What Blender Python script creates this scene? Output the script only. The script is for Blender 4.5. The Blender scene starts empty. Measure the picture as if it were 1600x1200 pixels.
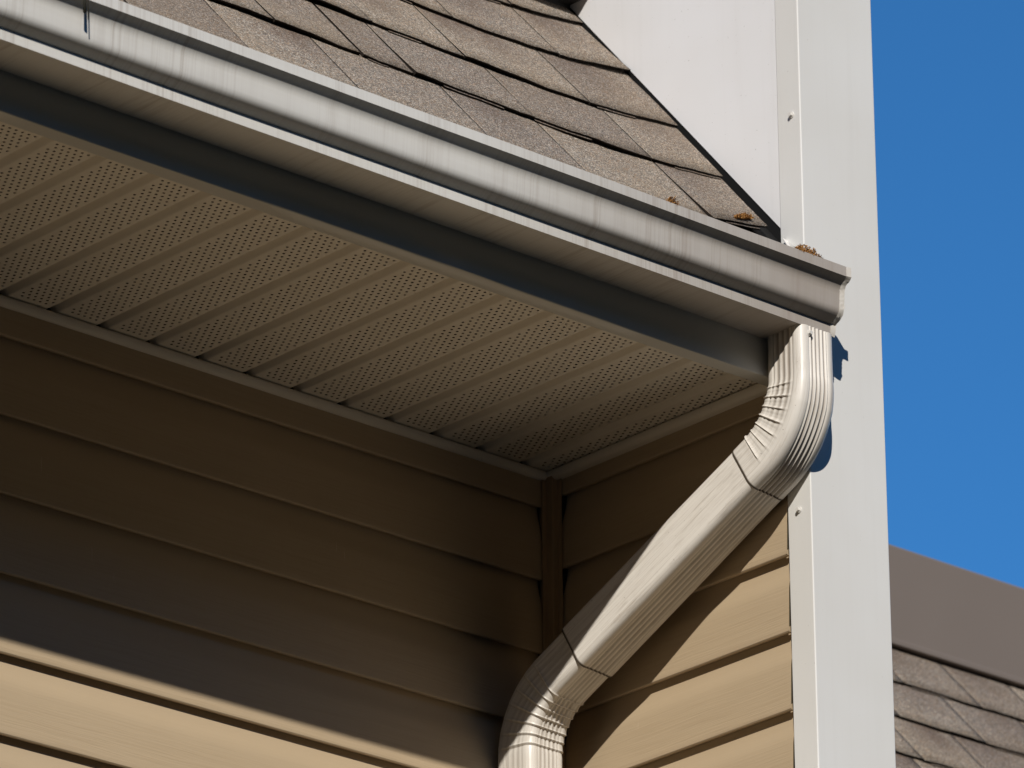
import bpy, bmesh, math, random
from mathutils import Vector, Matrix, noise
random.seed(7)
sc = bpy.context.scene
R = math.radians

# ------------------------------------------------------------------ camera
CAM = Vector((-6.2231, -6.2500, -3.4911))
cr = Vector((0.7469, -0.6649, -0.0074)); cu = Vector((-0.2499, -0.2910, 0.9235)); cf = Vector((0.6161, 0.6880, 0.3835))
cam = bpy.data.cameras.new('camera'); co = bpy.data.objects.new('camera', cam); sc.collection.objects.link(co)
co.matrix_world = Matrix(((cr.x, cu.x, -cf.x, CAM.x), (cr.y, cu.y, -cf.y, CAM.y), (cr.z, cu.z, -cf.z, CAM.z), (0, 0, 0, 1)))
cam.sensor_width = 36; cam.lens = 36 * 9532.3 / 1600; cam.clip_start = 0.1; cam.clip_end = 3000
cam.dof.use_dof = True; cam.dof.focus_distance = 9.35; cam.dof.aperture_fstop = 9.0
sc.camera = co
# ------------------------------------------------------------------ sky and sun
SUN = Vector((0.88, 1.0, -0.895)).normalized()          # the way the light travels
elev = math.asin(-SUN.z); azim = math.atan2(-SUN.x, -SUN.y)
w = bpy.data.worlds.new('World'); sc.world = w; w.use_nodes = True
nt = w.node_tree; bg = nt.nodes['Background']
sky = nt.nodes.new('ShaderNodeTexSky'); sky.sky_type = 'NISHITA'; sky.sun_disc = False
sky.sun_elevation = elev; sky.sun_rotation = azim; sky.altitude = 3000
sky.air_density = 1.0; sky.dust_density = 0.0; sky.ozone_density = 10.0
tint = nt.nodes.new('ShaderNodeMix'); tint.data_type = 'RGBA'; tint.blend_type = 'MULTIPLY'; tint.inputs[0].default_value = 1.0
tint.inputs[7].default_value = (0.56, 1.06, 1.06, 1)            # deep polarised blue all over the sky
nt.links.new(sky.outputs[0], tint.inputs[6]); nt.links.new(tint.outputs[2], bg.inputs[0]); bg.inputs[1].default_value = 0.13
sl = bpy.data.lights.new('sun', 'SUN'); sl.energy = 4.45; sl.angle = R(0.53); sl.color = (1.0, 0.94, 0.85)
so = bpy.data.objects.new('sun', sl); sc.collection.objects.link(so)
so.rotation_euler = SUN.to_track_quat('-Z', 'Y').to_euler()
sc.view_settings.view_transform = 'Standard'; sc.view_settings.look = 'None'
sc.view_settings.exposure = 0.0; sc.view_settings.gamma = 1.0
sc.render.engine = 'CYCLES'

# ------------------------------------------------------------------ helpers
COL = sc.collection
def link(name, me, mat=None, parent=None):
    o = bpy.data.objects.new(name, me); COL.objects.link(o)
    if mat is not None and me is not None:
        for m in (mat if isinstance(mat, (list, tuple)) else [mat]): me.materials.append(m)
    if parent: o.parent = parent
    return o
def mesh(name, v, f, smooth=False):
    me = bpy.data.meshes.new(name); me.from_pydata([tuple(p) for p in v], [], f); me.update()
    if smooth: me.polygons.foreach_set('use_smooth', [True] * len(me.polygons))
    return me
def empty(name, loc=(0, 0, 0)):
    o = bpy.data.objects.new(name, None); COL.objects.link(o); o.location = loc; o.empty_display_size = 0.05
    return o
def tag(o, label, cat, group=None):
    o['label'] = label; o['category'] = cat
    if group: o['group'] = group
    return o
def struct(o):
    o['kind'] = 'structure'; return o
def box_me(name, x0, x1, y0, y1, z0, z1, bev=0.0, seg=2):
    bm = bmesh.new(); bmesh.ops.create_cube(bm, size=1)
    for vv in bm.verts:
        vv.co = Vector((x0 + (vv.co.x + .5) * (x1 - x0), y0 + (vv.co.y + .5) * (y1 - y0), z0 + (vv.co.z + .5) * (z1 - z0)))
    if bev: bmesh.ops.bevel(bm, geom=bm.edges[:], offset=bev, segments=seg, affect='EDGES', profile=0.5)
    me = bpy.data.meshes.new(name); bm.to_mesh(me); bm.free()
    return me
def extrude_x(name, prof, x0, x1, nx=1, closed=False, smooth=False, wob=None):
    """profile [(y,z)] swept along x"""
    n = len(prof); v = []; f = []
    for i in range(nx + 1):
        x = x0 + (x1 - x0) * i / nx
        for j, (y, z) in enumerate(prof):
            dy, dz = wob(x, j) if wob else (0, 0)
            v.append((x, y + dy, z + dz))
    m = n if closed else n - 1
    for i in range(nx):
        for j in range(m):
            k = (j + 1) % n
            f.append((i * n + j, (i + 1) * n + j, (i + 1) * n + k, i * n + k))
    return mesh(name, v, f, smooth)
def autosmooth(o, ang=35):
    me = o.data
    me.polygons.foreach_set('use_smooth', [True] * len(me.polygons))
    me.set_sharp_from_angle(angle=R(ang))

# ------------------------------------------------------------------ materials
class NB:
    def __init__(s, name, rough=0.6, spec=0.5):
        s.m = bpy.data.materials.new(name); s.m.use_nodes = True
        s.t = s.m.node_tree; s.b = s.t.nodes['Principled BSDF']
        s.b.inputs['Roughness'].default_value = rough; s.b.inputs['Specular IOR Level'].default_value = spec
    def n(s, typ, **kw):
        nd = s.t.nodes.new(typ)
        for k, v in kw.items():
            if k.startswith('i_'): nd.inputs[k[2:].replace('_', ' ')].default_value = v
            else: setattr(nd, k, v)
        return nd
    def l(s, a, b): s.t.links.new(a, b)
    def coord(s, scale=(1, 1, 1), out='Object'):
        tc = s.n('ShaderNodeTexCoord'); mp = s.n('ShaderNodeMapping'); mp.inputs['Scale'].default_value = scale
        s.l(tc.outputs[out], mp.inputs['Vector']); return mp.outputs[0]
    def noise(s, scale, vec, detail=4, rough=0.6, dist=0.0):
        nd = s.n('ShaderNodeTexNoise'); nd.inputs['Scale'].default_value = scale; nd.inputs['Detail'].default_value = detail
        nd.inputs['Roughness'].default_value = rough; nd.inputs['Distortion'].default_value = dist
        s.l(vec, nd.inputs['Vector']); return nd.outputs['Fac']
    def ramp(s, fac, stops):
        nd = s.n('ShaderNodeValToRGB'); e = nd.color_ramp.elements
        while len(e) > 1: e.remove(e[-1])
        for i, (p, c) in enumerate(stops):
            el = e[0] if i == 0 else e.new(p)
            el.position = p; el.color = (*c, 1) if len(c) == 3 else c
        s.l(fac, nd.inputs['Fac']); return nd.outputs['Color']
    def mix(s, fac, a, b, typ='MIX'):
        nd = s.n('ShaderNodeMix', data_type='RGBA', blend_type=typ)
        for sock, val in ((nd.inputs[0], fac), (nd.inputs[6], a), (nd.inputs[7], b)):
            if hasattr(val, 'links'): s.l(val, sock)
            elif isinstance(val, (tuple, list)): sock.default_value = (*val, 1) if len(val) == 3 else val
            else: sock.default_value = val
        return nd.outputs[2]
    def math(s, op, a, b=None, c=None, clamp=False):
        nd = s.n('ShaderNodeMath', operation=op, use_clamp=clamp)
        for i, val in enumerate((a, b, c)):
            if val is None: continue
            if hasattr(val, 'links'): s.l(val, nd.inputs[i])
            else: nd.inputs[i].default_value = val
        return nd.outputs[0]
    def bump(s, h, strength=0.3, dist=0.001, normal=None):
        nd = s.n('ShaderNodeBump'); nd.inputs['Strength'].default_value = strength; nd.inputs['Distance'].default_value = dist
        s.l(h, nd.inputs['Height'])
        if normal is not None: s.l(normal, nd.inputs['Normal'])
        s.l(nd.outputs[0], s.b.inputs['Normal']); return nd.outputs[0]
    def col(s, c):
        if hasattr(c, 'links'): s.l(c, s.b.inputs['Base Color'])
        else: s.b.inputs['Base Color'].default_value = (*c, 1)
        return s
def C1(h):  # sRGB helper
    return tuple(((x / 255 + .055) / 1.055) ** 2.4 if x > 10 else x / 3294.6 for x in h)

# white coil-wrapped metal
def white_metal(name, base, rough=0.42):
    a = NB(name, rough, 0.4)
    v = a.coord((1, 1, 1)); big = a.noise(2.2, v, 3)
    vs = a.coord((26, 26, 1.1)); st = a.noise(2.0, vs, 3)
    sp = a.noise(260, v, 2, 0.5)
    d = tuple(x * .93 * f for x, f in zip(base, (1, .985, .96)))
    c = a.mix(a.ramp(big, [(.35, (0, 0, 0)), (.7, (1, 1, 1))]), base, d)
    c = a.mix(a.math('MULTIPLY', a.ramp(st, [(.52, (0, 0, 0)), (.72, (1, 1, 1))]), 0.05), c, (.42, .40, .36))
    c = a.mix(a.math('MULTIPLY', a.ramp(sp, [(.735, (0, 0, 0)), (.77, (1, 1, 1))]), 0.45), c, (.20, .17, .13))
    a.col(c); a.bump(a.noise(1.2, v, 2), 0.15, 0.003)
    return a.m
M_white = white_metal('white_coil_metal', (.73, .73, .715))
M_panel = white_metal('white_panel_metal', (.79, .79, .80), .5)

# gutter metal with run-off streaks
a = NB('gutter_metal', 0.40, 0.45)
v = a.coord((1, 1, 1)); xs = a.n('ShaderNodeSeparateXYZ'); a.l(v, xs.inputs[0])
st1 = a.noise(1.0, a.coord((120, 6, 2.0)), 4, .65); st2 = a.noise(1.0, a.coord((420, 8, 5.0)), 3, .6); st3 = a.noise(1.0, a.coord((28, 3, 1.5)), 2, .5)
patch = a.noise(3.2, v, 4)
irr = a.ramp(a.noise(1.0, a.coord((7, 1, 1)), 3, .7), [(.36, (.15, .15, .15)), (.64, (1.6, 1.6, 1.6))])
endf = a.ramp(a.math('MULTIPLY_ADD', xs.outputs[0], 1.0, 1.02), [(.25, (0, 0, 0)), (.95, (1, 1, 1))])   # dirtier near the outlet end
base = a.mix(a.math('MULTIPLY', patch, .5), (.66, .65, .62), (.60, .585, .55))
base = a.mix(a.math('MULTIPLY', endf, a.math('MULTIPLY_ADD', patch, .7, .5)), base, (.345, .30, .262))
dirt = a.math('MULTIPLY', a.ramp(st1, [(.50, (0, 0, 0)), (.74, (1, 1, 1))]), a.math('MULTIPLY', irr, a.math('MULTIPLY_ADD', endf, .42, .30)))
base = a.mix(dirt, base, (.30, .25, .205))
base = a.mix(a.math('MULTIPLY', a.ramp(st2, [(.5, (0, 0, 0)), (.72, (1, 1, 1))]), a.math('MULTIPLY', irr, a.math('MULTIPLY_ADD', endf, .36, .18))), base, (.33, .285, .24))
base = a.mix(a.math('MULTIPLY', a.ramp(st3, [(.66, (0, 0, 0)), (.69, (1, 1, 1))]), .16), base, (.30, .24, .21))
a.col(base); a.bump(a.noise(1.0, a.coord((3.2, 20, 30)), 2), .18, .004)
M_gutter = a.m

# cream soffit (plain and perforated)
def soffit_mat(name, perf):
    a = NB(name, .5, .35)
    v = a.coord((1, 1, 1)); g = a.noise(5, v, 4)
    c = a.mix(a.ramp(g, [(.35, (0, 0, 0)), (.75, (1, 1, 1))]), (.78, .725, .63), (.72, .66, .56))
    c = a.mix(a.math('MULTIPLY', a.ramp(a.noise(60, v, 4, .7), [(.62, (0, 0, 0)), (.76, (1, 1, 1))]), .25), c, (.22, .16, .09))
    a.col(c); a.bump(a.noise(4, v, 2), .2, .003)
    if perf:
        xs = a.n('ShaderNodeSeparateXYZ'); a.l(v, xs.inputs[0]); X, Y = xs.outputs[0], xs.outputs[1]
        PX, PY, U0, RAD = .0114, .0218, .0212, .0022
        hs = []
        for off, lo, hi in ((0, U0 - .003, U0 + 5 * PX + .003), (.5, U0 + .5 * PX - .003, U0 + 4.5 * PX + .003)):
            du = a.math('WRAP', a.math('SUBTRACT', X, U0 + off * PX), PX / 2, -PX / 2)
            dv = a.math('WRAP', a.math('SUBTRACT', Y, off * PY), PY / 2, -PY / 2)
            d = a.math('SQRT', a.math('ADD', a.math('POWER', du, 2), a.math('POWER', dv, 2)))
            h = a.math('LESS_THAN', d, RAD)
            h = a.math('MULTIPLY', h, a.math('MULTIPLY', a.math('GREATER_THAN', X, lo), a.math('LESS_THAN', X, hi)))
            h = a.math('MULTIPLY', h, a.math('LESS_THAN', Y, .586))
            hs.append(h)
        hole = a.math('MAXIMUM', hs[0], hs[1])
        a.l(a.math('SUBTRACT', 1.0, hole), a.b.inputs['Alpha'])
    return a.m
M_soffit = soffit_mat('soffit_cream', True); M_cream = soffit_mat('trim_cream', False)
M_fascia = NB('fascia_metal', .33, .5)
fv = M_fascia.coord((1, 1, 1))
M_fascia.col(M_fascia.mix(M_fascia.noise(4, fv, 3), (.56, .555, .52), (.50, .49, .45))); M_fascia.bump(M_fascia.noise(2.2, fv, 2), .2, .004); M_fascia = M_fascia.m

# vinyl siding with embossed grain
a = NB('vinyl_siding', .48, .4)
v = a.coord((1, 1, 1)); rnd = a.n('ShaderNodeObjectInfo').outputs['Random']
ofs = a.n('ShaderNodeVectorMath', operation='ADD'); a.l(v, ofs.inputs[0])
cmb = a.n('ShaderNodeCombineXYZ'); a.l(a.math('MULTIPLY', rnd, 37.0), cmb.inputs[0]); a.l(cmb.outputs[0], ofs.inputs[1])
sep = a.n('ShaderNodeSeparateXYZ'); a.l(v, sep.inputs[0])
mp = a.n('ShaderNodeMapping'); mp.inputs['Scale'].default_value = (7, 1, 330); a.l(ofs.outputs[0], mp.inputs['Vector'])
warp = a.n('ShaderNodeMapping'); warp.inputs['Scale'].default_value = (4, 1, 12); a.l(ofs.outputs[0], warp.inputs['Vector'])
wv = a.noise(1.0, warp.outputs[0], 2)
add = a.n('ShaderNodeVectorMath', operation='ADD'); cw = a.n('ShaderNodeCombineXYZ'); a.l(a.math('MULTIPLY', wv, 4.0), cw.inputs[2])
a.l(mp.outputs[0], add.inputs[0]); a.l(cw.outputs[0], add.inputs[1])
grain = a.noise(1.0, add.outputs[0], 3, .55)
low = a.ramp(sep.outputs[2], [(.05, (1, 1, 1)), (.10, (.15, .15, .15))])
big = a.noise(3.0, ofs.outputs[0], 3)
c = a.mix(big, (.475, .372, .248), (.445, .345, .226))
c = a.mix(a.math('MULTIPLY', a.ramp(grain, [(.45, (0, 0, 0)), (.7, (1, 1, 1))]), a.math('MULTIPLY', low, .16)), c, (.27, .18, .10))
sm = a.n('ShaderNodeMapping'); sm.inputs['Scale'].default_value = (140, 1, 9); a.l(ofs.outputs[0], sm.inputs['Vector'])
c = a.mix(a.math('MULTIPLY', a.ramp(a.noise(1.0, sm.outputs[0], 2), [(.735, (0, 0, 0)), (.76, (1, 1, 1))]), .35), c, (.72, .62, .48))
wav = a.n('ShaderNodeBump'); wav.inputs['Strength'].default_value = .35; wav.inputs['Distance'].default_value = .006
wm = a.n('ShaderNodeMapping'); wm.inputs['Scale'].default_value = (3.0, 1, 9); a.l(ofs.outputs[0], wm.inputs['Vector']); a.l(a.noise(1.0, wm.outputs[0], 2), wav.inputs['Height'])
a.col(c); a.bump(a.math('MULTIPLY', grain, low), .42, .0011, wav.outputs[0])
M_siding = a.m
a = NB('vinyl_post', .5, .4); a.col((.40, .28, .165)); M_post = a.m
a = NB('siding_backing', .8, .2); a.col((.10, .08, .05)); M_back = a.m

# downspout enamel: dirt lies in the flutes (attribute groove)
a = NB('downspout_enamel', .36, .5)
v = a.coord((1, 1, 1))
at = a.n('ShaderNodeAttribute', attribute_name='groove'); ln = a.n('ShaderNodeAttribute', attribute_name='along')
cx = a.n('ShaderNodeCombineXYZ'); a.l(ln.outputs['Fac'], cx.inputs[0]); a.l(a.n('ShaderNodeAttribute', attribute_name='around').outputs['Fac'], cx.inputs[1])
stv = a.n('ShaderNodeMapping'); stv.inputs['Scale'].default_value = (5, 95, 1); a.l(cx.outputs[0], stv.inputs['Vector'])
st = a.noise(1.0, stv.outputs[0], 4, .65)
pt = a.noise(9, v, 4)
c = a.mix(pt, (.76, .725, .67), (.71, .67, .61))
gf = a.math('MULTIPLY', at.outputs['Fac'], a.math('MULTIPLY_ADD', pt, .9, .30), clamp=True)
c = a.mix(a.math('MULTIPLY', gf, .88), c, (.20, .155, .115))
c = a.mix(a.math('MULTIPLY', a.ramp(st, [(.50, (0, 0, 0)), (.70, (1, 1, 1))]), .50), c, (.33, .27, .21))
gr2 = a.n('ShaderNodeMapping'); gr2.inputs['Scale'].default_value = (11, 26, 1); a.l(cx.outputs[0], gr2.inputs['Vector'])
c = a.mix(a.math('MULTIPLY', a.ramp(a.noise(1.0, gr2.outputs[0], 5, .7), [(.52, (0, 0, 0)), (.68, (1, 1, 1))]), .34), c, (.30, .245, .19))
c = a.mix(a.n('ShaderNodeAttribute', attribute_name='joint').outputs['Fac'], c, (.07, .055, .04))  # dark joint rings: seam shadow painted into the colour together with dirt
c = a.mix(a.math('MULTIPLY', a.ramp(a.noise(170, v, 3), [(.70, (0, 0, 0)), (.75, (1, 1, 1))]), .6), c, (.17, .13, .10))
a.col(c); a.bump(a.noise(14, v, 3), .15, .002)
M_spout = a.m

# shingle granules
a = NB('shingle_granules', .9, .25)
v = a.coord((1, 1, 1)); rnd = a.n('ShaderNodeObjectInfo').outputs['Random']
def granule(scale):
    vo = a.n('ShaderNodeTexVoronoi'); vo.inputs['Scale'].default_value = scale; a.l(v, vo.inputs['Vector'])
    s3 = a.n('ShaderNodeSeparateColor'); a.l(vo.outputs['Color'], s3.inputs[0]); return s3.outputs[0], s3.outputs[1], vo.outputs['Distance']
g1, g1b, gd = granule(540); g2, _, _ = granule(310)
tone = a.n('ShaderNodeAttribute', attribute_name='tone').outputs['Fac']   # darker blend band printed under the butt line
pal = a.ramp(g1, [(0, (.03, .028, .026)), (.16, (.15, .132, .115)), (.45, (.28, .24, .195)), (.62, (.37, .25, .165)), (.78, (.43, .38, .33)), (.92, (.68, .64, .58)), (1, (.80, .76, .70))])
gray = a.ramp(g1b, [(0, (.04, .04, .043)), (.4, (.19, .188, .185)), (.8, (.40, .39, .37)), (1, (.70, .68, .65))])
c = a.mix(a.ramp(g2, [(.3, (0, 0, 0)), (.75, (.8, .8, .8))]), pal, gray)
blend = a.noise(4.5, v, 3)
c = a.mix(a.math('MULTIPLY', a.ramp(blend, [(.40, (0, 0, 0)), (.66, (1, 1, 1))]), .40), c, a.mix(.75, c, (.30, .235, .16)))
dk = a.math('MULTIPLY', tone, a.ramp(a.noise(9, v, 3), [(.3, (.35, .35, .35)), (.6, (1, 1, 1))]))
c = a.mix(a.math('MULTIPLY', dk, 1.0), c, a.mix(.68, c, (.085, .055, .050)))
c = a.mix(1.0, c, a.ramp(rnd, [(0, (.76, .70, .65)), (.5, (.88, .82, .755)), (1, (1.02, .955, .865))]), 'MULTIPLY')
a.col(c); a.bump(a.math('ADD', gd, g1), .9, .0011)
M_shingle = a.m
a = NB('asphalt_edge', .95, .1); a.col(a.mix(a.noise(300, a.coord(), 2), (.010, .008, .007), (.035, .027, .02))); M_asph = a.m
a = NB('black_flashing', .7, .25); a.col((.009, .009, .009)); M_black = a.m
a = NB('dark_brown_trim', .55, .35); a.col((.045, .043, .040)); M_dark = a.m
a = NB('taupe_metal', .5, .35); v = a.coord(); a.col(a.mix(a.noise(3, v, 3), (.205, .172, .150), (.18, .15, .13))); M_taupe = a.m
a = NB('painted_screw', .35, .5); a.col((.66, .64, .60)); M_screw = a.m
a = NB('dry_moss', .95, .1); a.col(a.mix(a.noise(300, a.coord(), 2), (.42, .215, .07), (.26, .125, .04))); M_moss = a.m
a = NB('dry_twig', 1.0, .0); a.col((.035, .034, .028)); M_twig = a.m
a = NB('sealant', .6, .3); a.col((.70, .68, .65)); M_seal = a.m
a = NB('flange_metal', .4, .45); a.col(a.mix(a.noise(120, a.coord(), 3), (.62, .60, .56), (.50, .46, .41))); M_flange = a.m
a = NB('dry_ground', .95, .1); v = a.coord(); c = a.mix(a.ramp(a.noise(.35, v, 6), [(.4, (0, 0, 0)), (.6, (1, 1, 1))]), (.060, .053, .039), (.040, .040, .028)); c = a.mix(a.math('MULTIPLY', a.noise(9, v, 4), .6), c, (.085, .076, .060)); a.col(c); a.bump(a.noise(7, v, 5), .8, .03); M_ground = a.m

a = NB('added_tree_foliage', .8, .2); a.col(a.mix(a.noise(.8, a.coord(), 3), (.045, .06, .02), (.025, .035, .012))); M_leaf = a.m

# ------------------------------------------------------------------ dimensions (metres)
GZ = -5.10; XL = -4.0
D = 0.6116; E = 0.127; ZB = 0.0002; ZS = 0.0186
SW = 0.0524; CW = 0.1641
TH = math.atan(1.171); ct, st_ = math.cos(TH), math.sin(TH)
def roof_pt(x, s, n, y0=.0763, z0=.4563):
    """point on the roof: s up the slope, n off the measured shingle face"""
    return Vector((x, y0 + s * ct - n * st_, z0 + s * st_ + n * ct))

# ground
g = struct(link('ground', mesh('ground', [(-900, -900, GZ), (900, -900, GZ), (900, 900, GZ), (-900, 900, GZ)], [(0, 1, 2, 3)]), M_ground))

# ------------------------------------------------------------------ lap siding walls
PROF = [(.0002, .142), (.0006, .130), (.0012, .121), (.0034, .108), (.0066, .096), (.0094, .086), (.0106, .080), (.0114, .073), (.0124, .055), (.0134, .03), (.0142, .010), (.0146, .0048), (.0142, .0012), (.0128, -.0006), (.0108, -.0008), (.0020, .0022)]
def plank_me(name, L, zmax=None):
    pr = [(-o, z) for o, z in PROF if zmax is None or z <= zmax]
    if zmax is not None: pr = [(pr[0][0] * .97, zmax)] + pr
    me = extrude_x(name, pr, 0, L, 1, smooth=True); me.set_sharp_from_angle(angle=R(28)); return me
bw = empty('back_wall', (-2, D, GZ)); tag(bw, 'shaded tan lap-siding wall under the soffit, lit at its foot', 'wall')
link('wall_core', box_me('wall_core', XL + 2, .0 + 2, .0015, .14, 0, 1.0 - GZ), M_back, bw)
Lb = -.026 - XL; meB = plank_me('siding_plank', Lb); meB.materials.append(M_siding)
zt = ZB + E; k = 0
meBt = plank_me('siding_plank_cut', Lb, .062); meBt.materials.append(M_siding)
z = zt
while z > GZ:
    o = link('siding_plank', meBt if k == 0 else meB, None, bw); o.location = (XL + 2, 0, z - GZ); z -= E; k += 1
sw = empty('side_wall', (0, .3, GZ)); tag(sw, 'narrow tan lap-siding wall crossed by the downspout and its shadow', 'wall')
link('wall_core', box_me('wall_core', .0095, .158, .056 - .3, D + .0 - .3, 0, .45 - GZ), M_back, sw)
y0s, y1s = SW + .0022, .5745
meS = plank_me('side_plank', y1s - y0s); meS.materials.append(M_siding)
meSt = plank_me('side_plank_cut', y1s - y0s, .042); meSt.materials.append(M_siding)
z = ZS + E; k = 0
while z > GZ:
    o = link('siding_plank', meSt if k == 0 else meS, None, sw); o.rotation_euler = (0, 0, -math.pi / 2)
    o.location = (.0080, y1s - .3, z - GZ); z -= E; k += 1
# inside corner post
cp = empty('inside_corner_post', (-.01, .59, GZ)); tag(cp, 'brown vinyl post in the inside corner where both siding walls meet', 'corner post')
link('post_face', box_me('post_face', -.0215 + .01, -.0005 + .01, .5785 - .59, D - .001 - .59, 0, .186 - GZ, .0015), M_post, cp)
link('channel_flange', box_me('channel_flange', -.0295 + .01, -.0210 + .01, D - .0185 - .59, D - .0165 - .59, 0, .1725 - GZ), M_post, cp)
link('channel_flange', box_me('channel_flange', -.0100 + .01, -.0082 + .01, .5700 - .59, .5790 - .59, 0, .1725 - GZ), M_post, cp)

# ------------------------------------------------------------------ white column at the outer corner
cl = empty('corner_column', (.08, 0, GZ)); tag(cl, 'tall white metal-clad corner column against the blue sky', 'column')
ZT = 2.6
bm = bmesh.new()
link('cladding', box_me('cladding', -.005 - .08, CW - .08, 0, SW, 0, ZT - GZ, .0022, 4), M_white, cl)
link('column_core', box_me('column_core', .0125 - .08, CW - .006 - .08, SW - .001, 1.7, 0, ZT - .01 - GZ), M_white, cl)
def screw(parent, loc, nrm, s=1.0):
    bm = bmesh.new()
    bmesh.ops.create_cone(bm, cap_ends=True, segments=16, radius1=.0056 * s, radius2=.0052 * s, depth=.0014 * s, matrix=Matrix.Translation((0, 0, .0007 * s)))
    bmesh.ops.create_cone(bm, cap_ends=True, segments=6, radius1=.0040 * s, radius2=.0036 * s, depth=.0042 * s, matrix=Matrix.Translation((0, 0, .0034 * s)))
    me = bpy.data.meshes.new('screw'); bm.to_mesh(me); bm.free()
    o = link('screw', me, M_screw, parent)
    o.rotation_euler = Vector(nrm).to_track_quat('Z', 'Y').to_euler(); o.location = Vector(loc) - parent.location
    return o
screw(cl, (-.005, .0196, .6311), (-1, 0, 0)); screw(cl, (-.005, .0266, -.0427), (-1, .0, .05))
screw(cl, (-.005, .03, -1.0), (-1, 0, 0))
for o in list(cl.children):
    if o.name.startswith('screw'): o.parent = cl.children[0]

# white wall panel above the roof
pa = link('wall_panel', None)
bpy.data.objects.remove(pa)
pz = lambda y: .4447 + 1.1676 * (y - .0518)
v = []
for x in (-.0028, .0005):
    v += [(x, SW + .0008, pz(SW)), (x, 1.6, pz(1.6)), (x, 1.6, ZT - .02), (x, SW + .0008, ZT - .02)]
pa = link('wall_panel', mesh('wall_panel', v, [(0, 1, 2, 3), (7, 6, 5, 4), (0, 4, 5, 1), (1, 5, 6, 2), (2, 6, 7, 3), (3, 7, 4, 0)]), M_panel)
tag(pa, 'smooth white metal wall panel cut along the roof slope beside the column', 'wall panel')

# ------------------------------------------------------------------ soffit
sf = empty('soffit', (-.5, .3, .19)); tag(sf, 'cream perforated ribbed soffit panels under the eave', 'soffit')
P = .0967; XG = -.5515; YF = .025; YR = .060
gp = [(0, .0105), (.0030, .0104), (.0050, .0088), (.0085, .0030), (.0108, .0006), (.0128, 0), (P - .0115, 0), (P - .0100, .0008), (P - .0075, .0068), (P - .0060, .0096), (P - .0048, .0104), (P - .0008, .0106)]
meP = bpy.data.meshes.new('soffit_panel')
vv, ff = [], []
for yy in (YR - .008, D - .006):
    for (xx, zz) in gp: vv.append((xx, yy, zz))
n = len(gp)
for j in range(n - 1): ff.append((j, j + 1, n + j + 1, n + j))
meP.from_pydata(vv, [], ff); meP.polygons.foreach_set('use_smooth', [True] * len(meP.polygons)); meP.materials.append(M_soffit)
i = -36
while True:
    x = XG + i * P
    if x > -P: break
    if x > XL:
        o = link('soffit_panel', meP, None, sf); o.location = Vector((x, 0, .19)) - sf.location
    i += 1
# last, narrower panel beside the side wall
xe = XG + i * P
gl = [(xx, zz) for xx, zz in gp if xe + xx < -.004]
vv, ff = [], []
for yy in (YR - .008, D - .006):
    for (xx, zz) in gl + [(-.004 - xe, 0)]: vv.append((xx, yy, zz))
n = len(gl) + 1
for j in range(n - 1): ff.append((j, j + 1, n + j + 1, n + j))
o = link('soffit_panel', mesh('soffit_panel_cut', vv, ff, True), M_soffit, sf); o.location = Vector((xe, 0, .19)) - sf.location
# J-channels on both walls (rounded nose)
def jprof(d): return [(0, .1885), (-.019, .1885), (-.0215, .1868), (-.0222, .184), (-.0210, .178), (-.0175, .1738), (-.013, .1726), (0, .1726)]
o = link('j_channel', extrude_x('j_channel', [(D + a_, b_ ) for a_, b_ in jprof(0)], XL, -.020, 1, smooth=True), M_cream, sf); o.location = -sf.location
meJ = extrude_x('j_channel', jprof(0), 0, .590 - YR, 1, smooth=True)
o = link('j_channel', meJ, M_cream, sf); o.rotation_euler = (0, 0, -math.pi / 2); o.location = Vector((-.001, .590, 0)) - sf.location

# ------------------------------------------------------------------ fascia
ZF = .1635
fa = link('fascia_board', extrude_x('fascia_board', [(YF, .40), (YF, .262), (YF - .0004, .2), (YF, ZF + .002), (YF + .002, ZF), (YR - .001, ZF + .0025), (YR, ZF + .005), (YR, ZF + .03)], XL, -.003, 40, smooth=True,
          wob=lambda x, j: (.0006 * math.sin(x * 5 + j), .0005 * math.sin(x * 7.3 + 2) if 2 < j < 7 else 0)), M_fascia)
tag(fa, 'dim bluish metal fascia board between gutter and soffit', 'fascia'); autosmooth(fa, 50)

# ------------------------------------------------------------------ gutter
XE = -.006
GP = [(YF - .0008, .335), (YF - .0008, .2275), (YF - .003, .2262), (-.0560, .2262), (-.0560, .2445), (-.0590, .2461), (-.0634, .2490), (-.0690, .2522), (-.0733, .2560), (-.0757, .2602),
      (-.0766, .2655), (-.0770, .2720), (-.0774, .2790), (-.0777, .2870), (-.0783, .2930), (-.0800, .2985), (-.0832, .3034), (-.0872, .3072), (-.0908, .3101), (-.0942, .3126), (-.0942, .3280), (-.078, .3290), (-.0775, .3280), (-.0775, .3195)]
gt = empty('gutter', (-1, -.03, .23)); tag(gt, 'beige metal roof gutter with dirt streaks running down its curved face', 'gutter')
def gw(x, j):
    return (.0007 * math.sin(x * 2.3 + 1) + .0004 * math.sin(x * 9 + j * .2), .0012 * math.sin(x * 1.7 + .6) * min(1, -x))
o = link('trough', extrude_x('trough', GP, XL, XE, 80, smooth=True, wob=gw), M_gutter, gt); o.location = -gt.location; autosmooth(o, 24)
sm_ = o.modifiers.new('thickness', 'SOLIDIFY'); sm_.thickness = .0009; sm_.offset = 1; sm_.use_rim = False
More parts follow.
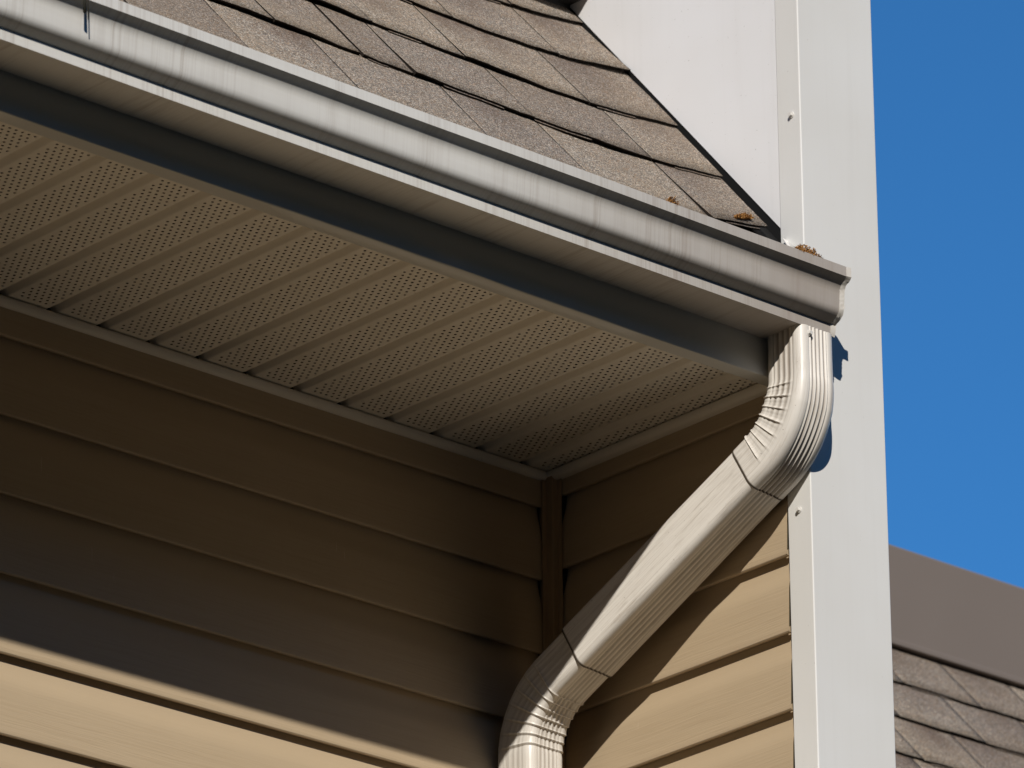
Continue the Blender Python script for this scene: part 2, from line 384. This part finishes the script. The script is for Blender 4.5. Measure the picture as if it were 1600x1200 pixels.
# end cap: plate and crimped flange folded over the front
pts = [p_ for p_ in GP[:21]]
o = link('end_cap', mesh('end_cap', [(XE - .001, y, z) for y, z in pts], [tuple(range(len(pts)))]), M_gutter, gt); o.location = -gt.location; ecap = o
fl = GP[3:21]; vv, ff = [], []
sub = []
for j in range(len(fl) - 1):
    for q in range(3):
        t = q / 3; sub.append((fl[j][0] * (1 - t) + fl[j + 1][0] * t, fl[j][1] * (1 - t) + fl[j + 1][1] * t))
sub.append(fl[-1])
m = 5
for j, (y, z) in enumerate(sub):
    jn = sub[min(j + 1, len(sub) - 1)]; jp = sub[max(j - 1, 0)]
    tx, tz = jn[0] - jp[0], jn[1] - jp[1]; L_ = math.hypot(tx, tz) + 1e-9; ny, nz = -tz / L_, tx / L_
    if ny > 0 and z > .228: ny, nz = -ny, -nz
    if z < .228 : ny, nz = 0, -1
    for q in range(m):
        xx = XE - .002 + .0085 * q / (m - 1)
        off = .0008 + .0026 * (q / (m - 1)) + (.0012 * noise.noise(Vector((z * 260, q * .8, 3))) if .24 < z < .31 else .0003 * noise.noise(Vector((z * 200, q, 9))))
        xx += .0014 * noise.noise(Vector((z * 170, 5, q * .2))) * (q / (m - 1))
        vv.append((xx, y + ny * off, z + nz * off))
for j in range(len(sub) - 1):
    for q in range(m - 1):
        ff.append((j * m + q, j * m + q + 1, (j + 1) * m + q + 1, (j + 1) * m + q))
o = link('end_cap_flange', mesh('end_cap_flange', vv, ff, True), M_flange, ecap); autosmooth(o, 28)
sm_ = o.modifiers.new('thickness', 'SOLIDIFY'); sm_.thickness = .0010; sm_.use_rim = False

# ------------------------------------------------------------------ downspout
SX, SY = .0365, .0395      # half width, half depth
def section(flx=1.0, fly=1.0, r=.0135):
    """closed outline in (u,v), u towards +X, v towards -front; returns pts, groove weight"""
    pts = []; N = 40
    def face(p0, p1, nrm, ribs, amp, gk=1.0):
        for i in range(N):
            t = i / N; x = p0[0] + (p1[0] - p0[0]) * t; y = p0[1] + (p1[1] - p0[1]) * t
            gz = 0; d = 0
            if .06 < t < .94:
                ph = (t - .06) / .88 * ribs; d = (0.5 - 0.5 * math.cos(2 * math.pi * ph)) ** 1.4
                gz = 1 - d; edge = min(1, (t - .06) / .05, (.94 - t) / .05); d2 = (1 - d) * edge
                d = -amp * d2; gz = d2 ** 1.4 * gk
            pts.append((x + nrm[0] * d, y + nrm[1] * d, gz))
    def arc(cx, cy, a0):
        for i in range(8):
            an = a0 + math.pi / 2 * i / 8; pts.append((cx + r * math.cos(an), cy + r * math.sin(an), 0))
    a_, b_ = SX, SY
    # front face v=-b (u from -a to a), right side u=+a, back v=+b, left side u=-a
    face((-a_ + r, -b_), (a_ - r, -b_), (0, -1), 5, .0026 * flx, min(1, flx * 1.1)); arc(a_ - r, -b_ + r, -math.pi / 2)
    face((a_, -b_ + r), (a_, b_ - r), (1, 0), 4, .0018 * fly, min(1, fly * 1.3)); arc(a_ - r, b_ - r, 0)
    face((a_ - r, b_), (-a_ + r, b_), (0, 1), 5, .0026 * flx, min(1, flx * 1.1)); arc(-a_ + r, b_ - r, math.pi / 2)
    face((-a_, b_ - r), (-a_, -b_ + r), (-1, 0), 4, .0018 * fly, min(1, fly * 1.3)); arc(-a_ + r, -b_ + r, math.pi)
    return pts
def path_frames(pts):
    return pts
def sweep(name, cen, tans, sec, scale=None, pleat=None, parent=None, sec2=None, joint=()):
    """cen: centre points, tans: tangents; pleat(i, u, v)->outward offset"""
    vv, ff, gr, al, ar, jn = [], [], [], [], [], []
    n = len(sec); acc = 0; nc = len(cen)
    for i, (c_, t_) in enumerate(zip(cen, tans)):
        t_ = t_.normalized(); U = Vector((1, 0, 0)) - t_ * t_.x; U.normalize(); V = U.cross(t_) * 1.0
        if V.y < 0 and V.z < 0: V = -V
        if V.y + V.z * .6 < 0: V = -V
        if i: acc += (c_ - cen[i - 1]).length
        s_ = scale[i] if scale else 1.0
        if sec2: wq = sec2[1](i)
        for j, (u, v_, g_) in enumerate(sec):
            if sec2:
                u2, v2, g2 = sec2[0][j]; u += (u2 - u) * wq; v_ += (v2 - v_) * wq; g_ += (g2 - g_) * wq
            off, gx = pleat(i, u, v_) if pleat else (0, 0)
            ln_ = math.hypot(u, v_); k_ = s_ + off / ln_
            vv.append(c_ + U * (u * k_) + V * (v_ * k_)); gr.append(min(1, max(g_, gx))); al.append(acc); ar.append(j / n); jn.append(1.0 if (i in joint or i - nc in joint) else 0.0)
    for i in range(len(cen) - 1):
        for j in range(n):
            k_ = (j + 1) % n; ff.append((i * n + j, i * n + k_, (i + 1) * n + k_, (i + 1) * n + j))
    me = mesh(name, vv, ff, True)
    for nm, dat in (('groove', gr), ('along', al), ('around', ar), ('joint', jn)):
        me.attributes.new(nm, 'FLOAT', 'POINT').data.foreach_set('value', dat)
    o = link(name, me, M_spout, parent)
    if parent: o.location = -parent.location
    autosmooth(o, 50)
    sd = o.modifiers.new('thickness', 'SOLIDIFY'); sd.thickness = .0008; sd.offset = -1; sd.use_rim = False
    return o
A0 = Vector((-.0385, -.0185, .2262)); A1 = Vector((-.0385, -.0185, .0700)); A2 = Vector((-.099, .5520, -.256)); A3 = Vector((-.099, .5520, GZ + .25))
d1 = Vector((0, 0, -1)); d2 = (A2 - A1).normalized()
def arc_path(corner, da, db, rad, n):
    ang = da.angle(db); tl = rad * math.tan(ang / 2)
    axis = da.cross(db).normalized(); start = corner - da * tl
    cen_ = start + (axis.cross(da)).normalized() * rad
    if (cen_ - (corner + db * tl)).length > rad * 1.01: cen_ = start - (axis.cross(da)).normalized() * rad
    out = []
    for i in range(n + 1):
        q = Matrix.Rotation(ang * i / n, 3, axis)
        out.append((cen_ + q @ (start - cen_), q @ da))
    return out, tl
dn = empty('downspout', (-.05, .2, GZ)); tag(dn, 'beige fluted metal downspout with two pleated elbows below the gutter end', 'downspout')
# upper elbow
RB = .135
arc1, tl1 = arc_path(A1, d1, d2, RB, 84)
cen = [A0 + d1 * (A0.z - arc1[0][0].z) * i / 6 for i in range(6)] + [p_ for p_, _ in arc1]
tan = [d1] * 6 + [t_ for _, t_ in arc1]
STUB = .028
cen += [A1 + d2 * (tl1 + q_) for q_ in (STUB * .4, STUB - .004, STUB - .002, STUB)]; tan += [d2] * 4
NP = 7
def pleat_up(i, u, v_):
    if not (6 <= i <= 90): return 0, 0
    f = (i - 6) / 84 * NP - .15; fr = f % 1.0
    wgt = min(1, max(0, (v_ / SY + .62) / .45))       # fades out towards the outer (front) face
    if f < 0 or f > NP - .2: return 0, 0
    ridge = math.exp(-((fr - .5) / .062) ** 2)
    saw = (fr - .5) * .0015 if fr > .5 else (fr + .5 - .5) * .0015
    return wgt * (.0027 * ridge * (1 + .2 * math.sin(int(f) * 2.4)) * (1 + .2 * math.sin(u * 190 + int(f))) + .8 * saw), wgt * (.9 * math.exp(-((fr - .40) / .05) ** 2) * .35)
sc_up = [1.02 + .075 * min(1, max(0, (i - 3) / 26)) + .01 * min(1, i / 95) for i in range(len(cen))]
sec_e = section(1.0, 1.0)
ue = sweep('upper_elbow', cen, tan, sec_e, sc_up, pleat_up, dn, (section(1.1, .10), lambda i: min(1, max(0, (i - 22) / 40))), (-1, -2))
# lower elbow
arc2, tl2 = arc_path(A2, d2, d1, RB, 84)
# straight slanted pipe
PA = A1 + d2 * (tl1 + STUB - .012); PB = A2 - d2 * (tl2 + .062)
Lp = (PB - PA).length
qs = [i / 12 for i in range(12)] + [1 - .0045 / Lp, 1 - .0022 / Lp, 1]
cen = [PA + d2 * Lp * q_ for q_ in qs]
sec_p = section(.60, .07, .011)
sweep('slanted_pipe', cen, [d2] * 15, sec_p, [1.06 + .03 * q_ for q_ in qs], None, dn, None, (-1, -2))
cen = [PB - d2 * .012, PB + d2 * .004] + [PB + d2 * (.062 * i / 3) for i in range(1, 3)] + [p_ for p_, _ in arc2] + [A2 + d1 * (tl2 + .05 * i / 3) for i in range(1, 4)]
tan = [d2] * 4 + [t_ for _, t_ in arc2] + [d1] * 3
def pleat_lo(i, u, v_):
    if not (4 <= i <= 88): return 0, 0
    f = (i - 4) / 84 * NP + .1; fr = f % 1.0
    wgt = min(1, max(0, (-v_ / SY + .9) / .5)) * .9 + .1
    ridge = math.exp(-((fr - .5) / .07) ** 2)
    st2 = (.0016 * (fr if fr < .5 else fr - 1))
    return wgt * (.0022 * ridge + 1.3 * st2), wgt * .8 * math.exp(-((fr - .60) / .06) ** 2)
sweep('lower_elbow', cen, tan, section(.5, .3, .012), [1.03] * len(cen), pleat_lo, dn)
VB = A2 + d1 * (tl2 + .04)
cen = [VB + (A3 - VB) * i / 8 for i in range(9)]
sweep('vertical_pipe', cen, [d1] * 9, section(1, 1, .012), [1.06] * 9, None, dn)
sq = screw(dn, (-.0575, A0.y - SY * 1.015 - .0005, .2135), (0, -1, 0), .95); sq.location += dn.location; sq.parent = ue

# ------------------------------------------------------------------ roof
def kick(x):                         # courses sweep up towards the wall
    t = min(1, max(0, (x + .34) / .34)); return .066 * t ** 1.7
def right_lim(s):                    # the shingle ends run out from the wall towards the eave
    return -.006 - .030 * max(0, min(1, 1 - s / .40))
def shingle(xa, xb, sb, Ex, seed, parent, y0=.0763, z0=.4563, nb=-.001, lift=1.0, end=False, kk=True, dbl=None, nx=36):
    rg = random.Random(seed); vv, ff, mi, tn = [], [], [], []
    ns = 4; Ltop = Ex + .03
    ph = [rg.uniform(0, 6.28) for _ in range(4)]
    la = rg.uniform(-.0006, .0016) * lift; lb = rg.uniform(-.0006, .0016) * lift
    tdark = rg.choice((.2, .7, 1, 1)); tc = rg.uniform(.25, .8); tw = rg.uniform(.28, .5)
    def pt(t, q, dn_):
        x = xa + (xb - xa) * t
        s = sb + Ltop * q
        if q == 0: s += .0016 * math.sin(x * 21 + ph[0]) + .0010 * math.sin(x * 57 + ph[1]) + .0011 * noise.noise(Vector((x * 330, sb * 50, 1))) + .0012 * noise.noise(Vector((x * 70, sb * 50, 4)))
        up = la * (1 - t) + lb * t + .0026 * lift * max(0, math.sin(x * 11 + ph[2])) ** 2
        n = nb + .0090 * (1 - q * .70) + up * (1 - q) ** 2 + dn_ + .0006 * noise.noise(Vector((x * 25, s * 25, 2)))
        if kk: s += kick(x) * (1.55 if sb < -.05 else 1.0)
        if end: x = min(x, right_lim(s)) if t > .5 else x
        return roof_pt(x, s, n, y0, z0)
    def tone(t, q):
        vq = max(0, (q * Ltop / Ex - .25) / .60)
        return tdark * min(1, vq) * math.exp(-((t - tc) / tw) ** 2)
    for q in range(ns + 1):
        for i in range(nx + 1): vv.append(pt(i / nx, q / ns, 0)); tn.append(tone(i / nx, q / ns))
    W = nx + 1
    for q in range(ns):
        for i in range(nx): ff.append((q * W + i, q * W + i + 1, (q + 1) * W + i + 1, (q + 1) * W + i)); mi.append(0)
    b0 = len(vv); TKN = .0034
    for i in range(nx + 1): vv.append(pt(i / nx, 0, -TKN) + Vector((0, .0008, .0008))); tn.append(0)
    for i in range(nx): ff.append((b0 + i, b0 + i + 1, i + 1, i)); mi.append(1)
    b1 = len(vv)                       # underside back to the deck
    for i in range(nx + 1): vv.append(pt(i / nx, .5, -TKN - .001)); tn.append(0)
    for i in range(nx): ff.append((b1 + i, b1 + i + 1, b0 + i + 1, b0 + i)); mi.append(1)
    for side in (0, nx):               # cut ends
        s0 = len(vv)
        for q in range(ns + 1): vv.append(pt(side / nx, q / ns, -.0065)); tn.append(0)
        for q in range(ns):
            A_, B_ = q * W + side, (q + 1) * W + side
            ff.append((A_, B_, s0 + q + 1, s0 + q) if side == 0 else (B_, A_, s0 + q, s0 + q + 1)); mi.append(1)
    # laminated under-layer showing below part of the butt edge
    if dbl:
        t0, t1 = dbl; l0 = len(vv); kx = 8
        for lay, (dsv, dnv) in enumerate(((.004, -.0034), (-.0040, -.0036), (-.0040, -.0062), (.010, -.0064))):
            for i in range(kx + 1):
                t = t0 + (t1 - t0) * i / kx; p_ = pt(t, 0, dnv); vv.append(p_ + Vector((0, ct, st_)) * dsv); tn.append(.6)
        for lay in range(3):
            for i in range(kx):
                a_ = l0 + lay * (kx + 1) + i; ff.append((a_ + kx + 1, a_ + kx + 2, a_ + 1, a_)); mi.append(0 if lay == 0 else 1)
    me = mesh('shingle', vv, ff)
    me.polygons.foreach_set('material_index', mi)
    me.polygons.foreach_set('use_smooth', [m_ == 0 for m_ in mi])
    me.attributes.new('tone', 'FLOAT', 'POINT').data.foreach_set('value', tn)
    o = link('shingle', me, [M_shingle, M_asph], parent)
    if parent: o.location = -parent.location
    return o
rf = empty('roof', (-1, .3, .7)); tag(rf, 'steep brown-grey asphalt shingle roof above the gutter', 'roof')
vv = [roof_pt(XL, -.178, -.012), roof_pt(-.0035, -.178, -.012), roof_pt(-.0035, 2.0, -.012), roof_pt(XL, 2.0, -.012), roof_pt(XL, -.172, -.026), roof_pt(-.0035, -.172, -.026), roof_pt(-.0035, 2.0, -.026), roof_pt(XL, 2.0, -.026)]
o = link('roof_deck', mesh('roof_deck', vv, [(0, 1, 2, 3), (7, 6, 5, 4), (0, 4, 5, 1), (1, 5, 6, 2), (2, 6, 7, 3), (3, 7, 4, 0)]), M_black, rf); o.location = -rf.location
courses = [(-.118, [-1.124, -.913, -.655, -.457, -.198]), (.080, [-.99, -.815, -.711, -.464, -.206]), (.253, [-.96, -.70, -.51, -.24]), (.435, [-.93, -.68, -.43, -.19])]
sN = .435
for q in range(9):
    sN += .172; courses.append((sN, [-1.0 + .2 * j + random.uniform(-.06, .06) for j in range(5)]))
cnt = 0
for ci, (sb, seams) in enumerate(courses):
    xs_ = sorted(seams); lo = xs_[0]
    while lo > -2.3: lo -= random.uniform(.17, .27); xs_.insert(0, lo)
    xs_.append(-.004)
    Ex = (courses[ci + 1][0] - sb) if ci + 1 < len(courses) else .17
    for j in range(len(xs_) - 1):
        ga = .0012; gb = .0012
        if ci == 1 and abs(xs_[j + 1] + .815) < 1e-6: gb = .0035
        if ci == 1 and abs(xs_[j] + .815) < 1e-6: ga = .0035
        rr = random.random(); dbl = None
        if rr < .75:
            t0 = random.uniform(0.0, .5); dbl = (t0, min(1, t0 + random.uniform(.35, .6)))
        shingle(xs_[j] + ga, xs_[j + 1] - gb, sb, Ex, ci * 100 + j, rf, end=(j == len(xs_) - 2), dbl=dbl, lift=1.25)
        cnt += 1
# black step flashing where roof meets the panel
vv = [roof_pt(-.055, -.115, -.0075), roof_pt(-.003, -.115, -.0075), roof_pt(-.003, 1.9, -.0075), roof_pt(-.02, 1.9, -.0075), roof_pt(-.0029, -.035, .03), roof_pt(-.0029, 1.9, .03)]
vv = [Vector((min(p_.x, -.0012), p_.y, p_.z)) for p_ in vv]
vv[4].x = vv[5].x = -.0012; vv[1].x = vv[2].x = -.0012
o = link('step_flashing', mesh('step_flashing', vv, [(0, 1, 2, 3), (1, 4, 5, 2)]), M_black, rf); o.location = -rf.location
# white flashing tab at the foot of the panel
o = link('flashing_tab', box_me('flashing_tab', -.004, .004, -.022, .022, -.0012, .0012, .0008), M_seal, rf)
o.location = Vector((-.014, .026, .404)) - rf.location; o.rotation_euler = (TH, R(18), R(-4))

# small boxed eave return high on the roof
er = empty('eave_return', (-.08, .6, 1.0)); tag(er, 'dark boxed eave return at the top edge, shading the roof beside the white panel', 'eave return')
o = link('overhang', box_me('overhang', -.17, -.0032, .491, .70, 1.0185, 1.14, .002), M_dark, er); o.location = -er.location
o = link('return_wall', box_me('return_wall', -.16, -.0035, .5413, .70, .93, 1.0195), M_dark, er); o.location = -er.location

# gable end closing the attic far outside the frame
ge = link('gable_wall', mesh('gable_wall', [(XL, YF, .17), (XL, 1.7, .17), (XL, 1.7, 2.28), (XL, YF, .37), (XL - .02, YF, .17), (XL - .02, 1.7, .17), (XL - .02, 1.7, 2.28), (XL - .02, YF, .37)], [(0, 1, 2, 3), (7, 6, 5, 4), (0, 4, 5, 1), (1, 5, 6, 2), (2, 6, 7, 3), (3, 7, 4, 0)]), M_post)
tag(ge, 'plain tan gable wall closing the far left end of the roof', 'wall')

# ------------------------------------------------------------------ roof of the next house wing
def hit_plane(px, py, y0, z0):
    d = cf + cr * (px - 800) / 9532.3 - cu * (py - 600) / 9532.3
    t = (z0 + 1.171 * (CAM.y - y0) - CAM.z) / (d.z - 1.171 * d.y); return CAM + d * t
FY, FZ = 1.2132, .3227
fr_ = empty('distant_roof', (2, FY, FZ)); tag(fr_, 'out-of-focus shingle roof to the right of the white column', 'roof')
vv = [roof_pt(.9, -1.3, -.012, FY, FZ), roof_pt(4, -1.3, -.012, FY, FZ), roof_pt(4, .40, -.012, FY, FZ), roof_pt(.9, .40, -.012, FY, FZ)]
o = link('roof_deck', mesh('roof_deck', vv, [(0, 1, 2, 3)]), M_black, fr_); o.location = -fr_.location
Q = hit_plane(1396, 1015, FY, FZ); sW = (Q.y - FY) / ct
EF = .158
for ci in range(-8, 1):
    x = .95 + random.uniform(0, .15); j = 0
    while x < 3.4:
        x2 = x + random.uniform(.16, .26)
        shingle(x + .0008, x2 - .0008, ci * EF, EF, 9000 + ci * 50 + j, fr_, FY, FZ, kk=False, dbl=(.1, .6) if random.random() < .6 else None, nx=12, lift=.35)
        x = x2; j += 1
wb = empty('metal_parapet', (2, Q.y, Q.z)); tag(wb, 'blurred taupe metal band above the distant shingles against the sky', 'parapet')
hW = .212
o = link('band', box_me('band', .8, 4, Q.y - .004, Q.y + .25, Q.z + .012, Q.z + hW, .004), M_taupe, wb); o.location = -wb.location
o = link('drip_edge', box_me('drip_edge', .8, 4, Q.y - .016, Q.y + .02, Q.z + .004, Q.z + .016, .002), M_taupe, wb); o.location = -wb.location
fw_ = link('distant_wall', box_me('distant_wall', .9, 4, FY - .55, FY + 1.0, GZ, FZ - .95), M_siding)
tag(fw_, 'tan wall carrying the distant shingle roof, below the picture', 'wall')

# ------------------------------------------------------------------ unseen trees added behind the camera to block low sky light
rg = random.Random(3); vv, ff = [], []
ico = bmesh.new(); bmesh.ops.create_icosphere(ico, subdivisions=2, radius=1); iv = [p_.co.copy() for p_ in ico.verts]; iff = [[q.index for q in f_.verts] for f_ in ico.faces]; ico.free()
for i in range(96):
    an = R(-62 + 262 * i / 95 + rg.uniform(-1.5, 1.5)) ; rad = rg.uniform(34, 44); H = rg.uniform(.44, .53) * rad + 5.1
    bx, by = -math.sin(an) * rad - .5, -math.cos(an) * rad
    k_ = len(vv); wv_ = rg.uniform(2.6, 3.6); cz = GZ + H * .56
    for p_ in iv:
        q = 1 + .35 * noise.noise(p_ * 1.7 + Vector((i * 3.1, 0, 0)))
        vv.append((bx + p_.x * wv_ * q, by + p_.y * wv_ * q, cz + p_.z * H * .44 * q))
    ff += [tuple(k_ + t for t in f_) for f_ in iff]
    for t in range(150):
        dr = Vector((rg.gauss(0, 1), rg.gauss(0, 1), rg.gauss(0, 1))).normalized(); q = rg.uniform(.85, 1.25)
        c_ = Vector((bx + dr.x * wv_ * q, by + dr.y * wv_ * q, cz + dr.z * H * .44 * q)); a_ = Vector((rg.gauss(0, 1), rg.gauss(0, 1), rg.gauss(0, 1))).normalized() * rg.uniform(.3, .7)
        b_ = a_.orthogonal().normalized() * a_.length * .7; k_ = len(vv); vv += [c_ - a_, c_ + b_, c_ + a_, c_ - b_]; ff.append((k_, k_ + 1, k_ + 2, k_ + 3))
    k_ = len(vv)
    for z_, r_ in ((GZ, .3), (GZ + H * .5, .18)):
        for t in range(6): vv.append((bx + r_ * math.cos(t * 1.047), by + r_ * math.sin(t * 1.047), z_))
    for t in range(6): ff.append((k_ + t, k_ + (t + 1) % 6, k_ + 6 + (t + 1) % 6, k_ + 6 + t))
wd = link('added_woodland', mesh('added_woodland', vv, ff), M_leaf); wd['kind'] = 'stuff'; wd['label'] = 'added dark green trees behind the viewer, blocking low sky light'; wd['category'] = 'added_woodland'

# ------------------------------------------------------------------ small things
def moss(name, loc, L, H, seed, label, dirx=(1, 0, 0)):
    rg = random.Random(seed); vv, ff = [], []
    for i in range(int(1100 * L / .05)):
        t = rg.random(); h = H * (math.sin(math.pi * min(1, t * .9 + .1)) ** .6)
        c_ = Vector(dirx) * ((t - .5) * L) + Vector((0, rg.uniform(-.006, .006), rg.uniform(0, 1) ** 2.2 * h))
        a_ = Vector((rg.uniform(-1, 1), rg.uniform(-1, 1), rg.uniform(-.2, 1))).normalized() * rg.uniform(.002, .0045)
        b_ = a_.cross(Vector((rg.uniform(-1, 1), rg.uniform(-1, 1), rg.uniform(-1, 1)))).normalized() * rg.uniform(.0006, .0013)
        k_ = len(vv); vv += [c_ - b_, c_ + b_, c_ + a_ + b_ * .4, c_ + a_ - b_ * .4]; ff.append((k_, k_ + 1, k_ + 2, k_ + 3))
    o = link(name, mesh(name, vv, ff), M_moss); o.location = loc; tag(o, label, 'moss', 'moss on the gutter edge'); return o
moss('moss_clump', (-.085, -.088, .3278), .050, .014, 1, 'largest clump of orange dry moss on the gutter rim beside the column foot')
moss('moss_clump', (-.375, -.088, .3275), .022, .012, 2, 'small tuft of orange moss on the gutter rim, alone left of the others')
moss('moss_clump', tuple(roof_pt(-.10, -.045, .010)), .060, .008, 3, 'thin brown moss along the lowest shingle edge near the wall', (.86, .30, .34))
# twig caught over the gutter lip
vv, ff = [], []
def stick(p0, p1, r0, r1):
    d_ = (p1 - p0).normalized(); u_ = d_.orthogonal().normalized(); w_ = d_.cross(u_); k_ = len(vv)
    for p_, r_ in ((p0, r0), (p1, r1)):
        for i in range(6): vv.append(p_ + u_ * r_ * math.cos(i * math.pi / 3) + w_ * r_ * math.sin(i * math.pi / 3))
    for i in range(6): ff.append((k_ + i, k_ + (i + 1) % 6, k_ + 6 + (i + 1) % 6, k_ + 6 + i))
    ff.append(tuple(k_ + 6 + i for i in range(6))); ff.append(tuple(k_ + 5 - i for i in range(6)))
tx = -1.515
stick(Vector((tx, -.080, .331)), Vector((tx, -.0970, .327)), .0022, .0022); stick(Vector((tx, -.0970, .328)), Vector((tx + .001, -.0975, .288)), .0022, .0026)
stick(Vector((tx + .006, -.082, .330)), Vector((tx + .0065, -.0965, .327)), .0012, .0012); stick(Vector((tx + .0065, -.0965, .328)), Vector((tx + .008, -.0970, .279)), .0012, .0009)
tw = link('dead_twig', mesh('dead_twig', vv, ff, True), M_twig); tag(tw, 'dark dry twig hanging over the gutter lip at upper left', 'twig')
